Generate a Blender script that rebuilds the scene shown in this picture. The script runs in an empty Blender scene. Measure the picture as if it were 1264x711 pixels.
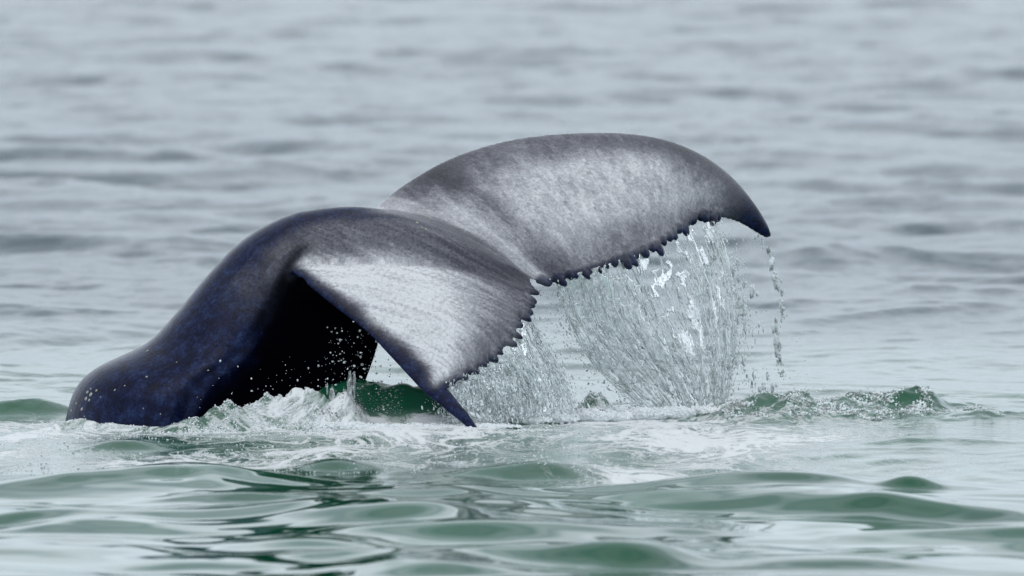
import bpy, bmesh, math, random
import numpy as np
from mathutils import Vector, kdtree
R = math.radians
random.seed(7); rng = np.random.default_rng(7)
SC = bpy.context.scene
C = SC.collection

# ------------------------------------------------------------ camera
CAM_H, CAM_D, PITCH = 3.2, 41.0, R(3.55)
cam = bpy.data.cameras.new('camera'); co = bpy.data.objects.new('camera', cam); C.objects.link(co)
co.location = (0, -CAM_D, CAM_H); co.rotation_euler = (math.pi/2 - PITCH, 0, 0)
cam.lens = 300; cam.sensor_width = 36; cam.clip_start = 1; cam.clip_end = 6000
cam.dof.use_dof = True; cam.dof.focus_distance = 40.9; cam.dof.aperture_fstop = 3.2
SC.camera = co

# ------------------------------------------------------------ overcast sky
SUN_EL, SUN_ROT = R(58), R(215)
w = bpy.data.worlds.new('World'); SC.world = w; w.use_nodes = True
nt = w.node_tree; N = nt.nodes; L = nt.links; N.clear()
out = N.new('ShaderNodeOutputWorld'); bg = N.new('ShaderNodeBackground'); bg.inputs['Strength'].default_value = 0.1
sky = N.new('ShaderNodeTexSky'); sky.sky_type = 'NISHITA'; sky.sun_disc = False
sky.sun_elevation = SUN_EL; sky.sun_rotation = SUN_ROT
tc = N.new('ShaderNodeTexCoord'); sep = N.new('ShaderNodeSeparateXYZ')
mp = N.new('ShaderNodeMapping'); mp.inputs['Scale'].default_value = (1.0, 1.0, 4.2)
nz = N.new('ShaderNodeTexNoise'); nz.inputs['Scale'].default_value = 3.4; nz.inputs['Detail'].default_value = 5
L.new(tc.outputs['Generated'], mp.inputs[0]); L.new(mp.outputs[0], nz.inputs['Vector'])
cr = N.new('ShaderNodeValToRGB')
cr.color_ramp.elements[0].position = 0.36; cr.color_ramp.elements[0].color = (6.6, 7.1, 7.5, 1)
cr.color_ramp.elements[1].position = 0.60; cr.color_ramp.elements[1].color = (10.8, 11.1, 11.3, 1)
L.new(nz.outputs['Fac'], cr.inputs[0])
L.new(tc.outputs['Generated'], sep.inputs[0])
hz = N.new('ShaderNodeValToRGB')          # overcast: paler overhead than at the horizon
hz.color_ramp.elements[0].position = 0.0; hz.color_ramp.elements[0].color = (.80, .885, 1.0, 1)
e_ = hz.color_ramp.elements.new(.11); e_.color = (1.15, 1.235, 1.335, 1)
e_ = hz.color_ramp.elements.new(.20); e_.color = (1.30, 1.36, 1.44, 1)
e_ = hz.color_ramp.elements.new(.45); e_.color = (.92, .98, 1.06, 1)
e_ = hz.color_ramp.elements[4]; e_.position = 0.75; e_.color = (1.02, 1.02, 1.02, 1)
L.new(sep.outputs['Z'], hz.inputs[0])
mu = N.new('ShaderNodeMix'); mu.data_type = 'RGBA'; mu.blend_type = 'MULTIPLY'; mu.inputs['Factor'].default_value = 1
L.new(cr.outputs[0], mu.inputs['A']); L.new(hz.outputs[0], mu.inputs['B'])
mx = N.new('ShaderNodeMix'); mx.data_type = 'RGBA'; mx.inputs['Factor'].default_value = 0.88
L.new(sky.outputs[0], mx.inputs['A']); L.new(mu.outputs['Result'], mx.inputs['B'])
L.new(mx.outputs['Result'], bg.inputs['Color']); L.new(bg.outputs[0], out.inputs[0])
sl = bpy.data.lights.new('sun', 'SUN'); sl.energy = 0.5; sl.angle = R(30); sl.color = (1.0, .97, .93)
so = bpy.data.objects.new('sun', sl); C.objects.link(so); so.rotation_euler = (R(32), 0, R(-35))

SC.view_settings.view_transform = 'Standard'; SC.view_settings.look = 'None'
SC.view_settings.exposure = 0.0; SC.view_settings.gamma = 1.0
SC.render.engine = 'CYCLES'
SC.cycles.use_denoising = True
SC.cycles.max_bounces = 12; SC.cycles.transmission_bounces = 10; SC.cycles.transparent_max_bounces = 12
SC.cycles.caustics_reflective = False; SC.cycles.caustics_refractive = False

# ------------------------------------------------------------ helpers
FPX = 1264*300/36
def ray(px, py):
    a = (np.asarray(px, float) - 632)/FPX; b = (355.5 - np.asarray(py, float))/FPX
    cp, sp = math.cos(PITCH), math.sin(PITCH)
    return a, cp + b*sp, -sp + b*cp                       # direction: forward + offsets
def P(px, py, Y):
    dx, dy, dz = ray(px, py); t = (np.asarray(Y, float) + CAM_D)/dy
    return np.stack(np.broadcast_arrays(dx*t, dy*t - CAM_D, CAM_H + dz*t), -1)
def G(px, py, z=0.0):
    dx, dy, dz = ray(px, py); t = (z - CAM_H)/dz
    return float(dx*t), float(dy*t - CAM_D)
def proj(v):
    x, y, z = v[..., 0], v[..., 1] + CAM_D, v[..., 2] - CAM_H
    cp, sp = math.cos(PITCH), math.sin(PITCH)
    f = y*cp - z*sp; u = z*cp + y*sp
    return 632 + FPX*x/f, 355.5 - FPX*u/f

_PERM = np.random.default_rng(11).permutation(65536).astype(np.int32)
_GA = (np.random.default_rng(12).random(65536)*2*math.pi).astype(np.float32); _GC, _GS = np.cos(_GA), np.sin(_GA)
def noise2(x, y, seed=0):                                # gradient noise about -1..1
    x = np.asarray(x); y = np.asarray(y)
    x0 = np.floor(x).astype(np.int32); y0 = np.floor(y).astype(np.int32); fx = (x - x0).astype(np.float32); fy = (y - y0).astype(np.float32)
    u = fx*fx*fx*(fx*(fx*6-15)+10); v = fy*fy*fy*(fy*(fy*6-15)+10)
    def g(i, j):
        k = _PERM[(_PERM[(x0+i+seed*977) & 65535] + y0 + j) & 65535]
        return _GC[k]*(fx-i) + _GS[k]*(fy-j)
    a = g(0, 0); b = g(0, 1)
    a += (g(1, 0)-a)*u; b += (g(1, 1)-b)*u
    return 1.5*(a + (b-a)*v)
def fbm2(x, y, octv, seed=0, gain=.5):
    r = 0; a = 1
    for o in range(octv):
        r = r + a*noise2(x*2**o + 7.3*o, y*2**o - 3.1*o, seed+o); a *= gain
    return r
def sm(a, b, x):
    t = np.clip((x-a)/(b-a), 0, 1); return t*t*(3-2*t)
def cat(pts, n):
    """Catmull-Rom through rows of pts"""
    p = np.asarray(pts, float); m = len(p); t = np.linspace(0, m-1, n); i = np.clip(t.astype(int), 0, m-2); f = (t-i)[:, None]
    q = np.vstack([2*p[0]-p[1], p, 2*p[-1]-p[-2]])
    a, b, c, d = q[i], q[i+1], q[i+2], q[i+3]
    return .5*(2*b + (c-a)*f + (2*a-5*b+4*c-d)*f**2 + (3*b-3*c+d-a)*f**3)

def mesh(name, verts, faces, mat, parent=None, smooth=True, label=None, cat_=None, kind=None, group=None):
    me = bpy.data.meshes.new(name)
    v = np.asarray(verts, np.float32); f = np.asarray(faces, np.int32)
    me.vertices.add(len(v)); me.vertices.foreach_set('co', v.ravel())
    k = f.shape[1]
    me.loops.add(f.size); me.loops.foreach_set('vertex_index', f.ravel())
    me.polygons.add(len(f)); me.polygons.foreach_set('loop_start', np.arange(0, f.size, k, dtype=np.int32))
    me.polygons.foreach_set('loop_total', np.full(len(f), k, np.int32))
    if smooth: me.polygons.foreach_set('use_smooth', np.ones(len(f), bool))
    me.update(calc_edges=True); me.validate()
    me.materials.append(mat)
    o = bpy.data.objects.new(name, me); C.objects.link(o)
    if parent: o.parent = parent
    tag(o, label, cat_, kind, group); return o
def tag(o, label=None, cat_=None, kind=None, group=None):
    if label: o['label'] = label
    if cat_: o['category'] = cat_
    if kind: o['kind'] = kind
    if group: o['group'] = group
def empty(name, loc, label, cat_, group=None):
    o = bpy.data.objects.new(name, None); C.objects.link(o); o.location = loc; tag(o, label, cat_, None, group); return o
def grid_faces(nr, nc, wrap=False):
    i = np.arange(nr-1)[:, None]; j = np.arange(nc if wrap else nc-1)[None, :]; j2 = (j+1) % nc
    a = i*nc + j; b = i*nc + j2; c = (i+1)*nc + j2; d = (i+1)*nc + j
    return np.stack([a, b, c, d], -1).reshape(-1, 4)
def attr(me, name, vals):
    a = me.attributes.new(name, 'FLOAT', 'POINT'); a.data.foreach_set('value', np.asarray(vals, np.float32).ravel())

class NT:
    def __init__(s, name):
        s.m = bpy.data.materials.new(name); s.m.use_nodes = True; s.t = s.m.node_tree; s.t.nodes.clear()
        s.out = s.n('ShaderNodeOutputMaterial')
    def n(s, ty, **k):
        nd = s.t.nodes.new(ty)
        for a, b in k.items():
            if hasattr(nd, a): setattr(nd, a, b)
        return nd
    def l(s, a, b): s.t.links.new(a, b)
    def at(s, name): return s.n('ShaderNodeAttribute', attribute_name=name).outputs['Fac']
    def math(s, op, a, b=None, clamp=False):
        nd = s.n('ShaderNodeMath', operation=op, use_clamp=clamp)
        for i, v in enumerate((a, b)):
            if v is None: continue
            if isinstance(v, (int, float)): nd.inputs[i].default_value = v
            else: s.l(v, nd.inputs[i])
        return nd.outputs[0]
    def ramp(s, fac, stops):
        nd = s.n('ShaderNodeValToRGB'); e = nd.color_ramp.elements
        while len(e) < len(stops): e.new(.5)
        for i, (p, c) in enumerate(stops):
            e[i].position = p; e[i].color = c if len(c) == 4 else (*c, 1)
        s.l(fac, nd.inputs[0]); return nd.outputs[0]
    def mix(s, f, a, b, mode='MIX'):
        nd = s.n('ShaderNodeMix', data_type='RGBA', blend_type=mode)
        for k, v in (('Factor', f), ('A', a), ('B', b)):
            if isinstance(v, (int, float)): nd.inputs[k].default_value = v
            elif isinstance(v, tuple): nd.inputs[k].default_value = (*v, 1) if len(v) == 3 else v
            else: s.l(v, nd.inputs[k])
        return nd.outputs['Result']
    def noise(s, vec, scale, detail=4, rough=.55, dist=0):
        nd = s.n('ShaderNodeTexNoise'); nd.inputs['Scale'].default_value = scale; nd.inputs['Detail'].default_value = detail
        nd.inputs['Roughness'].default_value = rough; nd.inputs['Distortion'].default_value = dist
        if vec is not None: s.l(vec, nd.inputs['Vector'])
        return nd.outputs['Fac']
    def mapping(s, vec, scale, rot=(0, 0, 0)):
        nd = s.n('ShaderNodeMapping'); nd.inputs['Scale'].default_value = scale; nd.inputs['Rotation'].default_value = rot
        s.l(vec, nd.inputs[0]); return nd.outputs[0]

# ------------------------------------------------------------ materials
def mat_sea():
    s = NT('sea_water'); g = s.n('ShaderNodeNewGeometry').outputs['Position']
    p = s.n('ShaderNodeBsdfPrincipled'); p.inputs['IOR'].default_value = 1.333
    foam = s.at('foam'); chop = s.at('chop')
    warp = s.mapping(g, (1, .55, 1))
    n1 = s.noise(warp, 2.6, 7, .66, 1.6); n2 = s.noise(warp, 11, 6, .62, 1.0)
    ridge = s.math('SUBTRACT', 1, s.math('ABSOLUTE', s.math('MULTIPLY', s.math('SUBTRACT', n1, .5), 7)), True)
    ridge2 = s.math('SUBTRACT', 1, s.math('ABSOLUTE', s.math('MULTIPLY', s.math('SUBTRACT', n2, .5), 6)), True)
    lace = s.math('MAXIMUM', s.math('MULTIPLY', ridge, .9), s.math('MULTIPLY', s.math('MULTIPLY', ridge2, s.math('MULTIPLY', n1, 1.7)), .7))
    fm = s.math('ADD', s.math('MULTIPLY', foam, 1.0), s.math('SUBTRACT', s.math('MULTIPLY', lace, 1.05), 1.12))
    fm = s.math('MULTIPLY', fm, 2.4, True)
    fm = s.math('MULTIPLY', fm, s.math('MULTIPLY', foam, 5, True), True)
    deep = s.noise(g, .9, 3)
    base = s.mix(s.ramp(deep, [(.35, (0, 0, 0)), (.65, (1, 1, 1))]), (.002, .070, .034), (.004, .096, .046))
    base = s.mix(s.at('offshore'), base, (.008, .042, .056))
    base = s.mix(s.math('MULTIPLY', foam, .30, True), base, (.42, .50, .48))
    s.l(s.mix(fm, base, (.76, .79, .80)), p.inputs['Base Color'])
    s.l(s.math('ADD', s.math('MULTIPLY', s.at('offshore'), .10), s.math('ADD', s.math('MULTIPLY', fm, .5), .03)), p.inputs['Roughness'])
    h1 = s.noise(s.mapping(g, (1, .7, 1)), 9, 6, .55, .3); h2 = s.noise(g, 45, 4, .55)
    hh = s.math('ADD', s.math('MULTIPLY', h1, 1.0), s.math('MULTIPLY', h2, .25))
    b = s.n('ShaderNodeBump'); b.inputs['Distance'].default_value = .035
    s.l(hh, b.inputs['Height']); s.l(s.math('MULTIPLY', chop, .40), b.inputs['Strength'])
    b2 = s.n('ShaderNodeBump'); b2.inputs['Distance'].default_value = .02
    s.l(s.math('ADD', fm, s.math('MULTIPLY', h2, .6)), b2.inputs['Height']); s.l(s.math('MULTIPLY', fm, .6), b2.inputs['Strength'])
    s.l(b.outputs[0], b2.inputs['Normal']); s.l(b2.outputs[0], p.inputs['Normal'])
    s.l(p.outputs[0], s.out.inputs[0]); return s.m

def mat_skin():
    s = NT('whale_skin'); g = s.n('ShaderNodeNewGeometry').outputs['Position']
    p = s.n('ShaderNodeBsdfPrincipled')
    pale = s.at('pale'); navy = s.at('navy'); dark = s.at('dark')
    cx = s.n('ShaderNodeCombineXYZ'); s.l(s.at('along'), cx.inputs[0]); s.l(s.at('across'), cx.inputs[1])
    uv = cx.outputs[0]
    st = s.noise(s.mapping(uv, (4, 46, 1)), 1.0, 5, .55, .8)
    st2 = s.noise(s.mapping(uv, (16, 130, 1)), 1.0, 5, .65, 1.5)
    mot = s.noise(g, 9, 6, .65, .4); fine = s.noise(g, 70, 6, .7); blt = s.noise(g, 17, 6, .68, .3)
    nf = s.at('near')
    v = s.math('ADD', s.math('MULTIPLY', s.math('SUBTRACT', st, .5), s.math('ADD', .8, s.math('MULTIPLY', nf, .22))), s.math('MULTIPLY', s.math('SUBTRACT', mot, .5), s.math('SUBTRACT', .75, s.math('MULTIPLY', nf, .5))))
    v = s.math('ADD', v, s.math('MULTIPLY', s.math('SUBTRACT', fine, .5), 1.1))
    v = s.math('ADD', v, s.math('MULTIPLY', s.math('SUBTRACT', st2, .5), .6))
    pm = s.math('ADD', pale, s.math('MULTIPLY', v, .62), True)
    col = s.ramp(pm, [(0, (.020, .020, .030)), (.25, (.060, .061, .080)), (.5, (.17, .172, .198)), (.76, (.40, .405, .43)), (1, (.72, .73, .75))])
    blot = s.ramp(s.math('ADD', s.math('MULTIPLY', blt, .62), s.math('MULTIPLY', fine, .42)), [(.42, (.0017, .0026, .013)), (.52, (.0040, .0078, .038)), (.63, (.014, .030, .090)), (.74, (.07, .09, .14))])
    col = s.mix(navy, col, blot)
    col = s.mix(dark, col, (.0015, .0016, .0035))  # underside shade painted into the skin colour
    sc_ = s.ramp(s.noise(s.mapping(uv, (3.2, 150, 1)), 1.0, 3, .5, 1.5), [(.66, (0, 0, 0)), (.72, (1, 1, 1))])
    clear = s.math('SUBTRACT', 1, s.math('MULTIPLY', s.math('MAXIMUM', navy, dark), 4), True)
    col = s.mix(s.math('MULTIPLY', s.math('MULTIPLY', sc_, clear), .40), col, (.05, .05, .07))
    sw_ = s.ramp(s.noise(s.mapping(uv, (7, 90, 1), (0, 0, .35)), 1.0, 3, .5, .8), [(.70, (0, 0, 0)), (.75, (1, 1, 1))])
    col = s.mix(s.math('MULTIPLY', s.math('MULTIPLY', sw_, s.math('MULTIPLY', pale, clear)), .5), col, (.62, .63, .66))
    s.l(col, p.inputs['Base Color'])
    p.inputs['IOR'].default_value = 1.38; s.l(s.math('MULTIPLY', s.math('SUBTRACT', 1, s.math('MAXIMUM', navy, dark), True), .2), p.inputs['Coat Weight']); p.inputs['Coat Roughness'].default_value = .06; p.inputs['Coat IOR'].default_value = 1.33
    s.l(s.math('ADD', s.math('MULTIPLY', mot, .22), .15), p.inputs['Roughness'])
    s.l(s.math('SUBTRACT', s.math('SUBTRACT', .40, s.math('MULTIPLY', navy, .22)), s.math('MULTIPLY', dark, .26), True), p.inputs['Specular IOR Level'])
    b = s.n('ShaderNodeBump'); b.inputs['Strength'].default_value = .35; b.inputs['Distance'].default_value = .008
    hh = s.math('ADD', s.math('ADD', s.math('MULTIPLY', st, 1.0), s.math('MULTIPLY', fine, .5)), s.math('MULTIPLY', st2, .5))
    s.l(hh, b.inputs['Height']); s.l(b.outputs[0], p.inputs['Normal'])
    s.l(p.outputs[0], s.out.inputs[0]); return s.m

def mat_water(name='falling_water', white=.12, rough=.04, bump=.5, scale=60):
    s = NT(name); g = s.n('ShaderNodeNewGeometry').outputs['Position']
    gl = s.n('ShaderNodeBsdfPrincipled'); gl.inputs['Transmission Weight'].default_value = 1; gl.inputs['IOR'].default_value = 1.333
    gl.inputs['Roughness'].default_value = rough; gl.inputs['Base Color'].default_value = (.97, 1, 1, 1)
    df = s.n('ShaderNodeBsdfPrincipled'); df.inputs['Base Color'].default_value = (.84, .90, .91, 1); df.inputs['Roughness'].default_value = .3
    n = s.noise(g, scale, 4, .6, .5)
    b = s.n('ShaderNodeBump'); b.inputs['Strength'].default_value = bump; b.inputs['Distance'].default_value = .01
    s.l(n, b.inputs['Height']); s.l(b.outputs[0], gl.inputs['Normal']); s.l(b.outputs[0], df.inputs['Normal'])
    m = s.n('ShaderNodeMixShader')
    f = s.ramp(s.noise(g, 22, 5, .65), [(.42, (0, 0, 0)), (.66, (1, 1, 1))])
    s.l(s.math('ADD', s.math('MULTIPLY', f, white*1.6), white*.4, True), m.inputs[0])
    s.l(gl.outputs[0], m.inputs[1]); s.l(df.outputs[0], m.inputs[2]); s.l(m.outputs[0], s.out.inputs[0]); return s.m

def mat_foam():
    s = NT('sea_foam'); g = s.n('ShaderNodeNewGeometry').outputs['Position']
    p = s.n('ShaderNodeBsdfPrincipled')
    n = s.noise(g, 30, 6, .7); v = s.n('ShaderNodeTexVoronoi'); v.inputs['Scale'].default_value = 60; s.l(g, v.inputs['Vector'])
    s.l(s.ramp(n, [(.30, (.60, .68, .68)), (.45, (.80, .85, .86)), (.62, (.90, .93, .94))]), p.inputs['Base Color'])
    p.inputs['Roughness'].default_value = .3; p.inputs['IOR'].default_value = 1.33
    b = s.n('ShaderNodeBump'); b.inputs['Strength'].default_value = .7; b.inputs['Distance'].default_value = .012
    s.l(s.math('ADD', v.outputs['Distance'], n), b.inputs['Height']); s.l(b.outputs[0], p.inputs['Normal'])
    s.l(p.outputs[0], s.out.inputs[0]); return s.m
def mat_barnacle():
    s = NT('barnacle_shell'); g = s.n('ShaderNodeNewGeometry').outputs['Position']
    p = s.n('ShaderNodeBsdfPrincipled'); p.inputs['Roughness'].default_value = .7
    s.l(s.ramp(s.noise(g, 120, 4), [(.35, (.20, .20, .16)), (.6, (.46, .47, .40))]), p.inputs['Base Color'])
    s.l(p.outputs[0], s.out.inputs[0]); return s.m
M_SEA, M_SKIN, M_WAT, M_FOAM, M_BARN = mat_sea(), mat_skin(), mat_water(white=.42, bump=.25, scale=28), mat_foam(), mat_barnacle()
M_DROP = mat_water('droplet_water', 1.0, .02, .0, 30)
M_CLEAR = mat_water('clear_froth', .42, .05, .4, 40)
M_FROTH = mat_water('frothy_water', .85, .06, .5, 50)

# ------------------------------------------------------------ sea
# swells: (px, py of crest on the mean water plane, half width m, front sigma m, back sigma m, height m, skew dy/dx)
RIDGES = [
 (225, 603, 0.52, 0.20, 0.50, 0.085, .04), (290, 628, .50, .13, .35, .040, -.22), (470, 643, 0.36, 0.24, 0.5, 0.085, 0.0),
 (765, 690, 0.27, 0.24, 0.5, 0.080, 0.0), (935, 603, 0.40, 0.20, 0.5, 0.08, -.10),
 (1090, 632, 0.60, 0.19, 0.6, 0.075, -.70), (1290, 660, 0.5, 0.2, 0.6, 0.05, -.4),
 (560, 660, .5, .28, .5, .065, .1), (640, 690, .45, .28, .5, .06, -.1), (520, 706, .4, .25, .5, .055, 0), (520, 618, .35, .2, .4, .045, .1), (400, 672, .4, .22, .4, .045, .05), (600, 630, .3, .2, .4, .04, 0), (660, 640, .4, .22, .5, .035, .15),
 (590, 612, 0.45, 0.12, 0.4, 0.025, .0), (20, 648, 0.26, 0.22, 0.5, 0.05, .2), (1120, 606, 0.16, 0.12, 0.3, 0.05, 0),
 (790, 650, .6, .2, .5, .025, .1), (400, 690, .4, .2, .4, .03, 0), (1010, 690, .4, .2, .4, .025, .1), (150, 655, .35, .2, .5, .03, -.1), (230, 700, .3, .2, .4, .03, 0),
 (400, 580, .18, .10, .3, .04, 0), (620, 585, .28, .11, .3, .05, 0), (175, 557, .22, .11, .3, .04, 0), (1120, 556, .4, .1, .3, .02, 0), (900, 545, .3, .1, .3, .03, 0),
]
# steep lumps at the whale: (x px, Y depth, half width, front sigma, back sigma, height)
LUMPS = [
 (478, -.30, .37, .15, .3, .185), (400, -.45, .2, .13, .25, .05), (30, .55, .26, .14, .3, .085), (735, .35, .09, .12, .2, .12),
 (1135, .85, .10, .22, .35, .082), (1085, .75, .18, .20, .35, .075), (1010, .55, .26, .22, .35, .07), (930, .55, .2, .2, .3, .075), (1180, .95, .2, .2, .5, .025),
 (1215, .3, .35, .18, .4, .035), (520, -1.0, .5, .15, .5, .02),
]
SPLASH = [ # churn against the tail: x px, Y, half width, front, back, height, foam
 (345, -.70, .085, .06, .12, .125, .95), (370, -.70, .07, .06, .12, .10, .9), (322, -.72, .06, .05, .1, .07, .8), (290, -.72, .11, .05, .1, .10, .42), (262, -.74, .09, .05, .1, .055, .35), (225, -.70, .10, .05, .1, .04, .7), (170, -.70, .10, .05, .12, .022, .6), (130, -.68, .08, .05, .12, .034, .7), (92, -.60, .10, .06, .14, .05, .85),
 (408, -.66, .10, .07, .12, .105, .55), (385, -.72, .07, .06, .12, .07, .9), (432, -.62, .06, .07, .12, .08, .5),
]
def lumps_h(x, y):
    z = 0
    for (px, Y, sx, sf, sb, h) in LUMPS:
        x0 = P(px, 500, Y)[0]; dy = y - Y; dx = x - x0
        s = np.where(dy < 0, sf, sb)
        z = z + h*np.exp(-np.abs(dx/sx)**(4.5 if h > .15 else 2.6))*np.exp(-(dy/s)**2/1.4)
    return z
def splash_h(x, y, foam=False):
    z = 0
    for (px, Y, sx, sf, sb, h, fo) in SPLASH:
        dx = x - P(px, 500, Y)[0]; dy = y - Y
        q = np.exp(-np.abs(dx/sx)**2.6)*np.exp(-(dy/np.where(dy < 0, sf, sb))**2)
        z = np.maximum(z, fo*np.sqrt(q)) if foam else z + h*q
    return z
def sea_h(x, y):
    x = np.asarray(x, float); y = np.asarray(y, float)
    fore = 1 - sm(-4.3, -2.2, y + .8*noise2(x*.6, y*.6, 91))                             # 1 in the silky foreground
    far = sm(3, 12, y); farfade = 1 - sm(250, 500, np.hypot(x, y))
    wx = x + .5*noise2(x*.5, y*.5, 50); wy = y + .6*noise2(x*.45+9, y*.5, 51)
    z = (.045 + .04*far)*noise2(wx*.33, wy*.42, 1) + (.020 + .036*far - .008*fore)*noise2(wx*.7, wy*.95, 2)
    z = z + (.010 + .012*far)*noise2(wx*1.7, wy*2.0, 3)*(1 - .25*fore)
    z = z + fore*(.015*noise2(wx*.75+4, wy*1.25, 41) + .011*noise2(wx*1.15, wy*2.0, 42) + .0085*noise2(wx*1.3, wy*2.6, 44) + .0024*noise2(wx*2.8, wy*5.5, 43) + .0006*noise2(wx*6, wy*11, 45))
    z = z + (1-fore)*(.0085 + .003*far)*noise2(wx*3.4, wy*3.8, 5) + (1-fore)*(.0032+.001*far)*noise2(x*8, y*8, 6)
    z = z*farfade
    near = np.exp(-((y+.2)/1.6)**2)*np.exp(-np.maximum(0, np.abs(x)-2.8)**2)
    z = z*(1-.75*near)
    kx = .22*noise2(x*1.1, y*.9, 60); ky = .16*noise2(x*1.6, y*1.3, 61) + .05*noise2(x*4, y*3, 62)
    for (px, py, sx, sf, sb, h, sk) in RIDGES:
        x0, y0 = G(px, py); dx = x-x0 + kx; dy = y - y0 - sk*dx - .10*np.sin(dx*2.1+px) + ky
        s = np.where(dy < 0, sf, sb)
        z = z + h*np.exp(-np.abs(dx/sx)**2.2)*np.exp(-(dy/s)**2)
    lz = lumps_h(x, y); z = z + .03*np.exp(-((y+1.0)/1.1)**2)*np.exp(-(x/4.5)**4)
    z = z + splash_h(x + .02*noise2(x*22, y*18, 66), y)*(1 + .20*fbm2(x*13, y*11, 4, 67, .6))
    turb = np.exp(-((y-.5)/.9)**2)*np.exp(-((x-1.2)/1.0)**2) + .5*np.exp(-((y+.3)/.7)**2)*np.exp(-((x+.9)/.7)**2)
    z = z + lz*(1 + (.10 + .32*sm(.5, 1.5, x))*fbm2(x*6, y*5, 3, 20)) + turb*(.014*fbm2(x*7, y*6, 3, 30))
    return z

def axis(parts):
    a = [parts[0][0]]
    for (a0, a1, st0, st1) in parts:
        x = a0
        while x < a1 - 1e-6:
            f = (x-a0)/(a1-a0); x += st0*(st1/st0)**f; a.append(min(x, a1))
    return np.unique(np.round(np.array(a), 5))
def build_sea():
    xs = axis([(0, 2.9, .0135, .0135), (2.9, 12, .03, .3), (12, 80, .5, 10), (80, 3500, 10, 700)])
    xs = np.concatenate([-xs[::-1][:-1], xs])
    ys = axis([(-60, -10, 6, .3), (-10, -8.3, .3, .03), (-8.3, -1.2, .025, .025), (-1.2, 1.6, .018, .018), (1.6, 20, .035, .16), (20, 90, .17, .50), (90, 300, .7, 14), (300, 4000, 16, 800)])
    X, Y = np.meshgrid(xs, ys)
    Z = sea_h(X, Y)
    ob = mesh('sea', np.stack([X, Y, Z], -1).reshape(-1, 3), grid_faces(len(ys), len(xs)), M_SEA, kind='structure',
              label='grey green sea with silky swells in front and blurred chop behind')
    # foam cover where the whale has churned the water
    v = np.stack([X, Y, Z*0], -1); px, py = proj(v)
    n = .5 + .5*fbm2(X*.9, Y*.6, 3, 70)
    band = sm(505, 530, py)*(1-.75*sm(560, 608, py + 26*fbm2(X*.7, Y*.6, 3, 77)))*(1-sm(600, 655, py + 26*fbm2(X*.7, Y*.6, 3, 77)))
    f = band*(.26 + .68*n - .10*sm(560, 760, px))
    f = f*(1 - .55*sm(1000, 1264, px))
    def spot(cx, cy, rx, ry, a): return a*np.exp(-((px-cx)/rx)**2 - ((py-cy)/ry)**2)
    f = f + spot(440, 540, 190, 9, .35) + spot(760, 523, 130, 9, .6) + spot(300, 575, 230, 10, .25) + spot(60, 535, 60, 12, .25)
    f = f + spot(800, 590, 90, 9, .45) + spot(960, 512, 120, 10, .45) + spot(900, 556, 110, 12, .42) + spot(760, 545, 60, 8, .2) + spot(1050, 545, 120, 6, .25) + spot(560, 598, 90, 8, .3) + spot(1010, 494, 130, 7, .55)
    f = f*(1 - sm(.04, .09, lumps_h(X, Y))*np.where((px > 395) & (px < 560) | (px < 90), .95, .25))
    for (cx, cy, rx, ry) in ((420, 583, 45, 6), (625, 588, 55, 8), (165, 557, 60, 5)):
        f = f*(1 - .9*np.exp(-((px-cx)/rx)**2 - ((py-cy)/ry)**2))
    f = np.maximum(f, 1.0*splash_h(X, Y, True))
    attr(ob.data, 'foam', np.clip(f, 0, 1))
    chop = .25*(1-sm(-4.2, -2.8, Y)) * 0 + sm(-4.0, -2.2, Y)*.42 + .75*sm(3, 14, Y) + .02
    attr(ob.data, 'chop', chop); attr(ob.data, 'offshore', sm(1.5, 9, Y))
    return ob
build_sea()

# ------------------------------------------------------------ whale
VX = 0.0085
PED = [ # dorsal px,py ; ventral px,py ; half width
 (66, 620, 430, 620, .52), (72, 560, 432, 560, .52), (80, 522, 436, 522, .50), (92, 482, 444, 492, .48), (118, 455, 452, 468, .44), (180, 424, 462, 440, .385),
 (216, 388, 470, 410, .345), (250, 347, 470, 385, .31), (290, 304, 455, 358, .275), (330, 277, 448, 340, .24), (375, 260, 452, 325, .165),
 (430, 253, 458, 300, .105), (490, 259, 498, 292, .07), (545, 279, 546, 306, .07), (600, 306, 598, 327, .045), (648, 341, 646, 352, .02)]
NEAR = [ # leading px,py,Y ; trailing px,py,Y ; thickness
 (392, 266, -.04, 655, 342, .0, .12), (354, 322, -.235, 657, 350, -.03, .085), (374, 346, -.36, 656, 360, -.09, .085), (407, 374, -.46, 650, 378, -.18, .08),
 (452, 409, -.56, 642, 402, -.30, .075), (484, 442, -.65, 620, 433, -.43, .065), (508, 468, -.72, 589, 456, -.56, .055), (524, 484, -.77, 551, 474, -.68, .050),
 (538, 495, -.80, 558, 486, -.74, .045), (552, 507, -.84, 568, 499, -.80, .040), (566, 518, -.87, 578, 511, -.84, .035), (584, 533, -.90, 590, 529, -.88, .025)]
FAR = [
 (430, 266, .05, 655, 344, 0, .10), (462, 254, .20, 672, 347, .06, .085), (508, 222, .38, 700, 343, .16, .08), (560, 194, .60, 730, 335, .28, .075),
 (625, 174, .82, 762, 325, .42, .07), (695, 165, 1.0, 795, 313, .58, .065), (760, 164, 1.16, 822, 299, .76, .06), (815, 171, 1.30, 842, 282, .95, .055),
 (862, 189, 1.40, 860, 268, 1.1, .052), (900, 216, 1.48, 885, 268, 1.25, .048), (928, 248, 1.54, 912, 275, 1.42, .044), (945, 275, 1.58, 935, 288, 1.52, .036), (952, 291, 1.60, 946, 294, 1.58, .02)]
allv, allf, off = [], [], 0
src_pts, src_id, src_s, src_t = [], [], [], []
def push(v, f):
    global off
    allv.append(v); allf.append(np.asarray(f, np.int64) + off); off += len(v)
def cap(v, f, ring0, ring1):     # close a loft with fans made of quads (doubled vertex)
    pass
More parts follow.
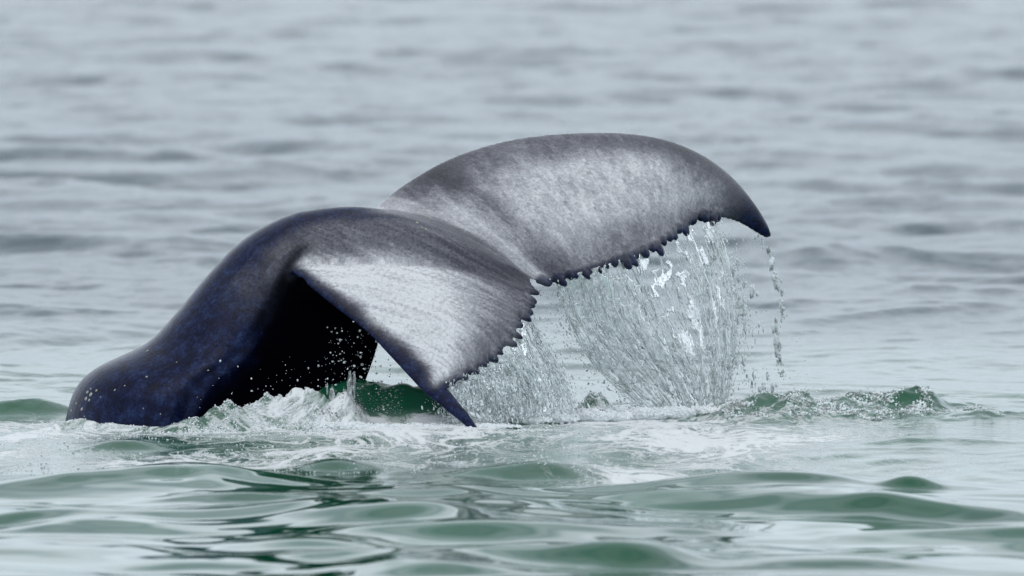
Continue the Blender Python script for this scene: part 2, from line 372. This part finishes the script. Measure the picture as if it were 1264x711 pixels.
def loft(rings):                  # rings: (n, m, 3), closed rings, ends closed by collapsing to a centre ring
    n, m, _ = rings.shape
    c0 = np.repeat(rings[0].mean(0)[None], m, 0)[None]; c1 = np.repeat(rings[-1].mean(0)[None], m, 0)[None]
    r = np.concatenate([c0, rings, c1]); push(r.reshape(-1, 3), grid_faces(n+2, m, True))
# peduncle
pd = cat(PED, 120); m = 72; th = np.linspace(0, 2*np.pi, m, endpoint=False)
rings = []
for k, (dx, dy, vx, vy, hw) in enumerate(pd):
    D = P(dx, dy, 0.0); V = P(vx, vy, 0.0); mid = (D+V)/2; ax = (D-V)/2
    c = np.cos(th); si = np.sin(th)
    q = (1-c)/2                                         # 0 at the back, 1 at the belly
    wid = np.abs(si)**.9*np.sign(si)*(1.0 - .62*sm(.35, .8, q))*1.12
    wid = wid*(1 - .045*np.exp(-((q-.41)/.028)**2)*(1-sm(50, 70, k)) )
    pts = mid + ax*c[:, None]; pts[:, 1] += hw*wid
    rings.append(pts)
rings = np.array(rings); loft(rings)
for k in range(0, 120, 1):
    for j in range(0, m, 2):
        src_pts.append(rings[k, j]); src_id.append(0); src_s.append(k/119); src_t.append((1-math.cos(th[j]))/2)
def lobe(tab, lid, sign):
    ns, ntt = 110, 56
    tb = cat(tab, ns); t = (1-np.cos(np.linspace(0, np.pi, ntt)))/2
    Lp = P(tb[:, 0], tb[:, 1], tb[:, 2]); Tp = P(tb[:, 3], tb[:, 4], tb[:, 5]); thk = tb[:, 6]
    mid = Lp[:, None]*(1-t[None, :, None]) + Tp[:, None]*t[None, :, None]
    ds = np.gradient(mid, axis=0); dt = np.gradient(mid, axis=1)
    nrm = np.cross(ds, dt); nrm /= np.linalg.norm(nrm, axis=-1, keepdims=True) + 1e-9
    nrm *= np.where(nrm[..., 2:3] < 0, -1, 1)            # up
    for _ in range(6):                                   # smooth the normals
        nrm[1:-1] = (nrm[:-2] + nrm[1:-1]*2 + nrm[2:])/4; nrm /= np.linalg.norm(nrm, axis=-1, keepdims=True)
    prof = 1.5*np.sqrt(t)*(1-t)**.9*1.15 + .10*t*np.sqrt(np.clip(1-t, 0, 1))*2
    prof = np.maximum(prof, 0); prof = prof/prof.max()
    te = .016*np.sqrt(np.clip(1-((t-.5)/.5)**8, 0, 1))
    hgt = np.maximum(thk[:, None]*prof[None]*.5, te[None]*.62)
    chord = np.linalg.norm(Tp-Lp, axis=1)[:, None]
    camber = (.05 + (.035*(1-sm(0, .15, np.linspace(0, 1, ns)))[:, None] if lid == 1 else 0))*chord*np.sin(np.pi*t)[None]
    top = mid + nrm*(camber+hgt)[..., None]; bot = mid + nrm*(camber-hgt)[..., None]
    ring = np.concatenate([top, bot[:, ::-1][:, 1:-1]], 1)
    loft(ring)
    for a in range(ns):
        for b in range(ntt):
            src_pts.append(mid[a, b] + nrm[a, b]*camber[a, b]); src_id.append(lid); src_s.append(a/(ns-1)); src_t.append(t[b])
    return Tp, Lp, nrm
# flesh between the back ridge and the near lobe
RR = cat([(P(*q)) for q in ((335, 279, -.05), (385, 262, -.05), (430, 256, -.04), (490, 261, -.03), (545, 281, -.02), (600, 308, -.01), (650, 343, 0))], 90)
QQ = cat([(P(*q)) for q in ((360, 324, -.26), (392, 321, -.28), (440, 320, -.27), (500, 321, -.235), (560, 327, -.18), (615, 339, -.11), (655, 352, -.05))], 90)
wv = np.linspace(0, 1, 22)[None, :, None]
nq = np.array([0, -.62, .78]); hb = (1 - np.linspace(0, 1, 90)**3)[:, None, None]
top_ = RR[:, None]*(1-wv) + QQ[:, None]*wv + nq*.034*np.sin(np.pi*wv)*hb
bot_ = RR[:, None]*(1-wv) + QQ[:, None]*wv - nq*(.01 + .035*np.sin(np.pi*wv)*hb)
loft(np.concatenate([top_, bot_[:, ::-1][:, 1:-1]], 1))
for a in range(90):
    for b in range(3, 22): src_pts.append(top_[a, b]); src_id.append(1); src_s.append(.13*b/21); src_t.append(.05 + .95*a/89)
nT, nL, nN = lobe(NEAR, 1, -1)
fT, fL, fN = lobe(FAR, 2, 1)
TIPS = []
def teeth(T, Lp, ss, lens, back=.45, drop=.25):
    for s, ln in zip(ss, lens):
        i = int(s*109); t = T[i]; d = (T[i]-Lp[i]); d /= np.linalg.norm(d)
        tg = T[min(i+2, 109)] - T[max(i-2, 0)]; tg /= np.linalg.norm(tg)
        d = d + tg*random.uniform(.1, .45); d[2] -= drop*random.random(); d /= np.linalg.norm(d)
        r0 = random.uniform(.019, .030)
        a = np.cross(d, [0, 0, 1.0]); a /= np.linalg.norm(a); b = np.cross(d, a)
        th = np.linspace(0, 2*np.pi, 12, endpoint=False); rr = []
        for u in np.linspace(0, 1, 9):
            rad = r0*(1-u**2.2*.3)*(math.sqrt(max(0, 1-u**6)) + .02)*(1.35 if u < .2 else 1.1 - .1*u)
            c = t - d*.035 + d*(ln+.035)*u + np.array([0, 0, -.01*u*u])
            rr.append(c + rad*(np.cos(th)[:, None]*a*1.1 + np.sin(th)[:, None]*b*.8))
        loft(np.array(rr)); TIPS.append(t + d*ln*1.0)
fs = [.085, .11, .14, .165, .187, .205, .235, .255, .28, .31, .335, .36, .385, .40, .43, .455, .475, .50, .525, .545, .575, .60, .62, .645, .668, .69, .71, .735, .76]
teeth(fT, fL, fs, [random.choice((.010, .024, .038, .052)) for _ in fs])
nsn = [.14, .18, .23, .26, .30, .33, .365, .40, .43, .46, .49, .52, .555, .59, .62, .65]
teeth(nT, nL, nsn, [random.choice((.016, .026, .036, .045)) for _ in nsn])

V = np.concatenate(allv); F = np.concatenate(allf)
root = empty('whale', (float(P(250, 522, 0)[0]), 0, 0), 'dark wet whale tail arched out of the sea with mottled pale flukes', 'whale')
rough = mesh('raw', V, F, M_SKIN)
bm = bmesh.new(); bm.from_mesh(rough.data); bmesh.ops.remove_doubles(bm, verts=bm.verts, dist=1e-5); bmesh.ops.recalc_face_normals(bm, faces=bm.faces); bm.to_mesh(rough.data); bm.free()
md = rough.modifiers.new('r', 'REMESH'); md.mode = 'VOXEL'; md.voxel_size = VX; md.use_smooth_shade = True
ms = rough.modifiers.new('s', 'SMOOTH'); ms.iterations = 3; ms.factor = .5
dg = bpy.context.evaluated_depsgraph_get(); ev = rough.evaluated_get(dg); me = bpy.data.meshes.new_from_object(ev)
bpy.data.objects.remove(rough)
n = len(me.vertices); vc = np.empty(n*3, np.float32); me.vertices.foreach_get('co', vc); vc = vc.reshape(-1, 3).astype(float)
kd = kdtree.KDTree(len(src_pts))
for i, p_ in enumerate(src_pts): kd.insert(p_, i)
kd.balance()
sid = np.array(src_id); ssv = np.array(src_s); stv = np.array(src_t)
idx = np.fromiter((kd.find(p_)[1] for p_ in vc), int, n)
vid, vs, vt = sid[idx], ssv[idx], stv[idx]
ne = len(me.edges); ed = np.empty(ne*2, np.int32); me.edges.foreach_get('vertices', ed); ed = ed.reshape(-1, 2)
deg = np.bincount(ed.ravel(), minlength=n).clip(1)
wsm = np.where(vid == 1, 1-sm(.10, .20, vs), np.where(vid == 0, sm(.55, .66, vs), 1-sm(.04, .12, vs)))*(1-sm(.80, .93, np.where(vid == 0, np.maximum(0, vs-.05), vt)))
wsm = wsm*(vc[:, 0] > P(372, 300, 0)[0])
for it in range(150):                                  # fair the flesh where fluke and tail stock join
    av = np.stack([np.bincount(ed[:, 0], vc[ed[:, 1], k], n) + np.bincount(ed[:, 1], vc[ed[:, 0], k], n) for k in range(3)], 1)/deg[:, None]
    vc += (av - vc)*(.6*wsm)[:, None]
me.vertices.foreach_set('co', vc.astype(np.float32).ravel()); me.update()
px, py = proj(vc)
nlow = fbm2(vc[:, 0]*3+vc[:, 1], vc[:, 2]*4, 4, 90)
# local widening of the joint: blend masks smoothly over image-independent surface parameters
pale = np.zeros(n); navy = np.zeros(n); dark = np.zeros(n)
nr = vid == 1; fr = vid == 2; pe = vid == 0
jit = vt + .06*nlow
lb = .02 + .07*sm(.08, .35, vs) + .13*sm(.33, .60, vs)
pale = np.where(nr, .96*sm(lb*.6, lb*1.4+.03, jit)*(1-.60*sm(.50, .97, jit + .12*vs))*(1-.12*vs) + .04, pale)
pale = np.where(nr, pale*(.36 + .64*sm(.08, .17, vs + .03*nlow - .06*sm(.4, 1, vt))), pale)
core = sm(.04, .38, jit)*(1-.55*sm(.70, 1.0, jit))
pale = np.where(fr, (.30 + .52*core)*(1-.97*sm(.58, .88, vs + .22*(1-vt) - .06 + .05*nlow)), pale)
pale = np.where(fr, pale - .30*np.exp(-((vs - .155 - .05*(1-vt))/.035)**2) - .10*sm(.6, .9, vt), pale)
pale = np.where(fr & (vs < .115), .72, pale)
pale = np.where(pe, .32 + .2*nlow, pale)
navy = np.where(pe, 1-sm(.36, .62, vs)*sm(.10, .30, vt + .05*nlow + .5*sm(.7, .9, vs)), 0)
navy = np.where(nr, 1-sm(lb*.45, lb*.95+.02, jit), navy); navy = np.where(nr, np.maximum(navy, sm(.58, .68, vs)), navy)
navy = np.where(nr, np.maximum(navy, .9*(1-sm(.025, .05, vs+.02*nlow))*(1-sm(500, 600, px))), navy)
navy = np.where(fr, sm(.70, .88, vs + .12*(1-vt) - .05 + .04*nlow), navy)
dark = np.where(pe & (vs < .85), sm(.40, .54, vt + .05*nlow + .12*sm(.25, .5, vs)), 0)  # shade on the belly side of the tail stock, painted as near-black skin
dtip = np.full(n, 9.0)
for t_ in TIPS: dtip = np.minimum(dtip, np.linalg.norm(vc - t_, axis=1))
navy = np.maximum(navy, 1-sm(.022, .055, dtip))
navy = np.where(fr & (vs > .04), np.maximum(navy, .8*sm(.955, .985, vt)), navy)
# relax the masks over neighbours so borders are soft
for _ in range(14):
    for arr in (pale, navy, dark, ):
        acc = np.bincount(ed[:, 0], arr[ed[:, 1]], n) + np.bincount(ed[:, 1], arr[ed[:, 0]], n)
        arr[:] = .4*arr + .6*acc/deg
# flow coordinates along the skin streaks
A0 = P(352, 300, 0)
along = np.where(pe, vs*3, vt*.9 + .3*vs)
across = np.where(pe, vt*.8, np.where(nr, vs*1.4 - vt*.40, vs*1.4 + vt*.15))
near_m = nr.astype(float)
me.materials.clear(); me.materials.append(M_SKIN)
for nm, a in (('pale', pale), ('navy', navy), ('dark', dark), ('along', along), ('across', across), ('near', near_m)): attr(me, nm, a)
base_loc = Vector(root.location)
tail = bpy.data.objects.new('tail', me); C.objects.link(tail); tail.parent = root; tail.location = -base_loc
me.name = 'tail'

# barnacles on the skin
bvh_dir = {}
from mathutils.bvhtree import BVHTree
dgm = BVHTree.FromPolygons([Vector(v_) for v_ in vc[:]], [tuple(p_.vertices) for p_ in me.polygons])
def hit(px_, py_):
    d = np.array([float(a) for a in ray(px_, py_)]); o = Vector((0, -CAM_D, CAM_H))
    return dgm.ray_cast(o, Vector(d).normalized())
bm = bmesh.new()
th = np.linspace(0, 2*np.pi, 12, endpoint=False)
prof = [(1.0, -.2), (.85, .25), (.55, .6), (.38, .62), (.30, .35), (.0, .3)]
vs_ = [[bm.verts.new((r*math.cos(a)*(1+.08*(i % 2)), r*math.sin(a)*(1+.08*(i % 2)), z)) for i, a in enumerate(th)] for r, z in prof[:-1]]
for a in range(len(vs_)-1):
    for b in range(12): bm.faces.new((vs_[a][b], vs_[a][(b+1) % 12], vs_[a+1][(b+1) % 12], vs_[a+1][b]))
bm.faces.new(vs_[-1]); bme = bpy.data.meshes.new('barnacle'); bm.to_mesh(bme); bm.free(); bme.materials.append(M_BARN)
BN = [(108, 484, 3), (112, 487, 4), (106, 492, 3.4), (119, 482, 2.6), (94, 498, 2.2), (101, 505, 3), (110, 494, 2.6), (88, 507, 2), (154, 476, 1.5), (142, 481, 1.4),
      (182, 433, 2.6), (181, 465, 2), (141, 482, 1.2), (124, 490, 1.2), (218, 447, 1.2), (177, 504, 1.2), (515, 275, 3), (521, 281, 2.6), (526, 283, 2.6), (112, 480, 2), (104, 514, 1.4), (198, 511, 1.1)]
for (bx, by, r) in BN:
    loc, nrm, _, _ = hit(bx, by)
    if loc is None: continue
    o = bpy.data.objects.new('barnacle', bme); C.objects.link(o); o.parent = root
    o.location = loc - base_loc; o.rotation_euler = nrm.to_track_quat('Z', 'Y').to_euler(); o.scale = (r*.0028,)*2 + (r*.0018,)

# ------------------------------------------------------------ droplets and spray helpers
def ico(sub):
    bm = bmesh.new(); bmesh.ops.create_icosphere(bm, subdivisions=sub, radius=1)
    v = np.array([x.co[:] for x in bm.verts]); f = np.array([[q.index for q in p_.verts] for p_ in bm.faces]); bm.free(); return v, f
ICO1, ICO2 = ico(1), ico(2)
def blobs(name, pts, rad, mat, stretch=None, sub=1, **kw):
    v0, f0 = ICO1 if sub == 1 else ICO2
    pts = np.asarray(pts); n = len(pts); rad = np.broadcast_to(rad, n)
    sc = np.ones((n, 3))*rad[:, None]*rng.uniform(.75, 1.25, (n, 3))
    lump = 1 + .18*rng.standard_normal((n, len(v0)))
    v = v0[None]*sc[:, None]*lump[..., None]
    if stretch is not None:                              # (n,3) vectors: drawn out along the flow
        d = stretch/np.linalg.norm(stretch, axis=1, keepdims=True); k = rng.uniform(.2, 2.6, n)
        v = v + d[:, None]*(np.einsum('nij,nj->ni', v, d)*k[:, None])[..., None]
    v = v + pts[:, None]
    f = f0[None] + (np.arange(n)*len(v0))[:, None, None]
    return mesh(name, v.reshape(-1, 3), f.reshape(-1, 3), mat, **kw)

def curtain(name, label, tracks, seeds, nst, ndrop, holes, sheet_mat):
    """tracks: list of tracks across u; each a list of (px,py,Y) down the fall"""
    T = np.array([cat(t, 60) for t in tracks])           # (k, 60, 3)
    def S(u, v):                                         # smooth surface point
        u = np.clip(u, 0, 1)*(len(tracks)-1); i = np.clip(u.astype(int), 0, len(tracks)-2); fu = u-i
        vv = np.clip(v, 0, 1)*59; j = np.clip(vv.astype(int), 0, 58); fv = vv-j
        a = T[i, j]*(1-fv)[..., None] + T[i, j+1]*fv[..., None]; b = T[i+1, j]*(1-fv)[..., None] + T[i+1, j+1]*fv[..., None]
        g = fu*fu*(3-2*fu)*.5 + fu*.5
        q = a*(1-g)[..., None] + b*g[..., None]
        return P(q[..., 0], q[..., 1], q[..., 2])
    r = empty(name, tuple(S(np.array([.5]), np.array([1.0]))[0]), label, 'falling water')
    loc = Vector(r.location)
    def put(o): o.parent = r; o.location = -loc; return o
    # rippled sheet, two skins with real thickness
    nu, nv = 230, 200
    U, Vv = np.meshgrid(np.linspace(0, 1, nu), np.linspace(0, 1, nv))
    fold = .028*noise2(U*9 + .6*noise2(Vv*4, U*3, seeds+5), Vv*1.6, seeds) + .018*noise2(U*20 + noise2(Vv*6, U*4, seeds+15), Vv*3.5, seeds+1) + .006*noise2(U*44, Vv*11, seeds+2) + .0016*noise2(U*80, Vv*30, seeds+3)
    edge = .012*noise2(Vv*14, U*2, seeds+6)
    p0 = S(U + edge, Vv); p0[..., 1] += fold*(.3+Vv); p0[..., 0] += .3*fold
    tk = .0015 + .004*np.abs(noise2(U*40, Vv*14, seeds+9)) + .003*np.abs(noise2(U*95, Vv*40, seeds+10))
    p1 = p0.copy(); p1[..., 1] += tk
    f = grid_faces(nv, nu)
    gap = fbm2(U*19, Vv*8, 3, seeds+7, .6); thr = holes + .9*(1-sm(0, .10, U))*0 
    keep = (gap < (holes - .55*sm(.75, 1, np.abs(U-.5)*2) - .35*sm(.6, 1, Vv) - .50*sm(.36, .50, U)*(1-sm(.30, .55, Vv)))).reshape(-1)
    fk = f[keep[f].all(1)]; nn = nu*nv
    # stitch rims
    e = np.concatenate([fk[:, [0, 1]], fk[:, [1, 2]], fk[:, [2, 3]], fk[:, [3, 0]]]); key = np.sort(e, 1); key = key[:, 0]*nn + key[:, 1]
    _, inv, cnt = np.unique(key, return_inverse=True, return_counts=True); rim = e[cnt[inv] == 1]
    side = np.stack([rim[:, 1], rim[:, 0], rim[:, 0]+nn, rim[:, 1]+nn], 1)
    faces = np.concatenate([fk, fk[:, ::-1]+nn, side]); vv = np.concatenate([p0.reshape(-1, 3), p1.reshape(-1, 3)])
    used = np.unique(faces); rem = np.full(len(vv), -1); rem[used] = np.arange(len(used))
    put(mesh('sheet', vv[used], rem[faces], sheet_mat, kind='stuff'))
    # strands: beaded ropes of water
    sv, sf, o_ = [], [], 0; m_ = 6; tt = np.linspace(0, 2*np.pi, m_, endpoint=False)
    for k in range(nst):
        u0 = rng.random(); v0 = rng.random()**1.5*.7; v1 = min(1, v0 + rng.uniform(.15, .8)); ns = int(18+60*(v1-v0))
        v_ = np.linspace(v0, v1, ns); u_ = u0 + .02*noise2(v_*5, np.full(ns, k*1.7), seeds+11) + rng.normal(0, .02)*(v_-v0)
        c = S(u_, v_); c[:, 1] += rng.normal(0, .035)*(.4+v_) ; c[:, 0] += .004*noise2(v_*30, np.full(ns, k*2.3), 3)
        rad = .0009 + .0046*rng.random()**2.6; rad = rad*(1 + .9*noise2(v_*45, np.full(ns, k*.77), 8))*np.sin(np.pi*np.linspace(.02, .98, ns))**.4
        rad = np.maximum(rad, .0004)
        ring = c[:, None] + rad[:, None, None]*np.stack([np.cos(tt), np.sin(tt), 0*tt], -1)[None]
        sv.append(ring.reshape(-1, 3)); sf.append(grid_faces(ns, m_, True) + o_); o_ += ns*m_
    put(mesh('strands', np.concatenate(sv), np.concatenate(sf), M_DROP, kind='stuff'))
    u_ = rng.random(ndrop); u_ = np.where(rng.random(ndrop) < .25, rng.choice([0., 1.], ndrop) + rng.normal(0, .035, ndrop), u_)
    v_ = rng.random(ndrop)**.8
    Tq = S(np.clip(u_, 0, 1), v_); Tq[:, 0] += np.where(u_ > 1, u_-1, np.where(u_ < 0, u_, 0))*1.2
    Tq[:, 1] += rng.normal(0, .06, ndrop)*(.3+v_); Tq += rng.normal(0, .008, (ndrop, 3))
    d = S(np.clip(u_, 0, 1), np.minimum(v_+.03, 1)) - S(np.clip(u_, 0, 1), np.maximum(v_-.03, 0)) + 1e-5
    rad = .0011 + .0034*rng.random(ndrop)**3
    put(blobs('droplets', Tq, rad, M_DROP, stretch=d, kind='stuff'))
    return r
curtain('water_curtain', 'glassy sheet of water pouring off the raised far fluke', [
    [(684, 344, .10), (696, 388, .2), (716, 428, .3), (748, 466, .4), (800, 514, .5)],
    [(738, 330, .30), (748, 382, .38), (768, 424, .45), (800, 465, .5), (838, 514, .55)],
    [(790, 312, .56), (806, 372, .58), (830, 420, .6), (852, 462, .62), (868, 512, .65)],
    [(840, 286, .92), (862, 335, .9), (878, 392, .85), (884, 445, .8), (884, 508, .8)],
    [(884, 270, 1.22), (902, 325, 1.15), (908, 385, 1.05), (906, 440, 1.0), (896, 504, .95)]], 100, 260, 5600, .36, M_WAT)
curtain('water_curtain', 'spray of water streaming off the near fluke into the sea', [
    [(556, 470, -.68), (554, 484, -.66), (554, 496, -.64), (556, 508, -.62), (560, 522, -.6)],
    [(592, 452, -.55), (600, 470, -.52), (606, 488, -.5), (610, 504, -.47), (614, 522, -.45)],
    [(625, 428, -.40), (640, 452, -.36), (652, 476, -.33), (660, 498, -.3), (664, 521, -.3)],
    [(650, 378, -.18), (668, 415, -.16), (688, 450, -.14), (703, 485, -.12), (712, 520, -.1)]], 200, 200, 5200, .34, M_WAT)

# drips and trails in the air
def trail(name, label, pts, n, sd, r0, r1, grp=None):
    q = cat(pts, 200); k = rng.integers(0, 200, n); c = P(q[k, 0] + rng.normal(0, sd, n), q[k, 1] + rng.normal(0, sd, n), q[k, 2])
    rad = r0 + (r1-r0)*rng.random(n)**3
    return blobs(name, c, rad, M_DROP, stretch=np.tile(np.array([[.02, 0, -1]]), (n, 1)), sub=2 if n < 400 else 1, kind='stuff', label=label, cat_='water drops')
trail('dripping_water', 'string of drops falling from the tip of the raised far fluke', [(932, 292, 1.56), (946, 305, 1.55), (955, 330, 1.5), (963, 360, 1.5), (966, 385, 1.5), (958, 404, 1.5), (960, 440, 1.5), (966, 470, 1.5)], 120, 2.6, .0025, .010)
trail('falling_drops', 'loose drops falling right of the glassy water curtain', [(885, 300, 1.2), (898, 340, 1.2), (918, 372, 1.2), (925, 395, 1.2), (905, 430, 1.2), (930, 470, 1.2), (960, 490, 1.2)], 260, 9, .0018, .009)
def cloud(name, label, boxes, rmin, rmax, mat=None, sub=1):
    pts, rr = [], []
    for (x0, x1, y0, y1, Y0, Y1, n) in boxes:
        pts.append(P(rng.uniform(x0, x1, n), y0 + (y1-y0)*rng.random(n)**.7, rng.uniform(Y0, Y1, n))); rr.append(rmin + (rmax-rmin)*rng.random(n)**4)
    return blobs(name, np.concatenate(pts), np.concatenate(rr), mat or M_DROP, sub=sub, kind='stuff', label=label, cat_='water drops')
cloud('spray_drops', 'fine spray drops hanging in front of the dark underside of the tail',
      [(400, 470, 395, 482, -.55, -.3, 170), (330, 400, 440, 485, -.6, -.5, 30), (240, 330, 440, 515, -.78, -.7, 22), (440, 530, 440, 486, -.25, .1, 120)], .0014, .0065)
cloud('spray_drops', 'fine spray drops thrown up over the bubbly crest at right',
      [(720, 1010, 455, 505, .5, 1.1, 420), (900, 1000, 400, 480, .9, 1.3, 60), (1000, 1165, 478, 500, .6, 1.0, 120), (640, 700, 470, 515, -.1, .2, 120)], .0014, .0065)

# ------------------------------------------------------------ foam and churned water at the waterline
def heap(name, label, items, mat, n_b, rb, seed, cat_='foam', rough_=.16):
    """items: (px, py, Y, rx px, ry px): smooth welling lumps packed with bubbles, one mass"""
    V_, F_, o_ = [], [], 0
    v0, f0 = ico(4)
    for (x, y, Y, rx, ry) in items:
        c = P(x, y, Y); s = .00396; ax = np.array([rx*s, (rx+ry)*.45*s, ry*s])
        def surf(d):
            w_ = d*ax + c
            k = fbm2(w_[:, 0]*11 + w_[:, 1]*8, w_[:, 2]*13 - w_[:, 1]*6, 3, seed)
            return c + d*ax*(1 + rough_*k)[:, None]
        V_.append(surf(v0)); F_.append(f0 + o_); o_ += len(v0)
        nb = int(n_b*rx/30); th = rng.normal(size=(nb, 3)); th /= np.linalg.norm(th, axis=1, keepdims=True)
        th[:, 2] = np.where(rng.random(nb) < .8, np.abs(th[:, 2]), th[:, 2]); th[:, 1] = -np.abs(th[:, 1])
        pb = surf(th); pb = c + (pb-c)*rng.normal(1.0, .045, (nb, 1)); rads = rb*(.25 + rng.random(nb)**3*1.6)
        V_.append((pb[:, None] + ICO2[0][None]*rads[:, None, None]).reshape(-1, 3)); F_.append((ICO2[1][None] + (np.arange(nb)*len(ICO2[0]))[:, None, None]).reshape(-1, 3) + o_); o_ += nb*len(ICO2[0])
    return mesh(name, np.concatenate(V_), np.concatenate(F_), mat, kind='stuff', label=label, cat_=cat_)
def froth(name, label, boxes, rmin, rmax, mat):
    """bubbles floating on the sea surface: (px0, px1, Y0, Y1, n)"""
    pts, rr = [], []
    for (a, b, Y0, Y1, n_) in boxes:
        x0, x1 = P(a, 520, 0)[0], P(b, 520, 0)[0]
        x = rng.uniform(x0, x1, n_*4); y = rng.uniform(Y0, Y1, n_*4)
        k = fbm2(x*6, y*5, 3, 81); sel = np.argsort(-k + 1.3*rng.random(n_*4))[:n_]; x, y = x[sel], y[sel]
        rad = rmin + (rmax-rmin)*rng.random(n_)**4
        pts.append(np.stack([x, y, sea_h(x, y) + rad*rng.uniform(-.2, .7, n_)], 1)); rr.append(rad)
    return blobs(name, np.concatenate(pts), np.concatenate(rr), mat, sub=1, kind='stuff', label=label, cat_='foam')
froth('foam_mound', 'white boiling foam bubbles heaped against the dark side of the tail', [(315, 400, -.80, -.60, 3600), (240, 320, -.82, -.64, 1500)], .0012, .0055, M_FOAM)
froth('churned_water', 'clear bubbles welling up between the white foam and the green swell', [(385, 450, -.76, -.5, 1800), (430, 545, -.5, -.35, 350)], .0012, .005, M_CLEAR)
heap('water_jets', 'small spiky jets of water leaping up in front of the dark tail',
     [(410, 488, -.62, 3.4, 15), (432, 482, -.60, 3.2, 20), (437, 474, -.60, 2, 14), (404, 478, -.6, 1.4, 9), (399, 500, -.62, 2.5, 10), (422, 498, -.60, 2.5, 10), (427, 494, -.6, 5, 6), (388, 502, -.64, 3, 6)], M_CLEAR, 300, .003, 2, 'splash', .6)
heap('foam_line', 'bubbly foam heaped in front of the green swell under the near fluke',
     [(430, 527, -.80, 34, 6), (470, 529, -.82, 30, 5), (505, 528, -.80, 30, 5), (540, 528, -.72, 26, 4), (600, 527, -.8, 40, 3)], M_FOAM, 500, .005, 3)
heap('foam_heap', 'low white foam heap at the foot of the water curtains',
     [(690, 517, -.2, 26, 6), (728, 514, .0, 26, 9), (760, 516, .1, 20, 7), (795, 512, .2, 30, 9), (832, 511, .35, 24, 8), (872, 508, .5, 26, 6), (655, 520, -.3, 26, 5)], M_FOAM, 400, .0055, 4)
froth('bubbling_crest', 'glassy bubbles riding the churned crest at the right', [(880, 1160, .25, 1.0, 9000), (700, 780, .1, .4, 900), (1140, 1240, .2, .8, 300)], .002, .0075, M_FROTH)
froth('floating_bubbles', 'scattered foam bubbles afloat on the churned water before the tail', [(0, 880, -3.0, -.1, 3200), (60, 300, -1.1, -.6, 1500), (240, 700, -1.3, -.7, 2500)], .0015, .006, M_FOAM)
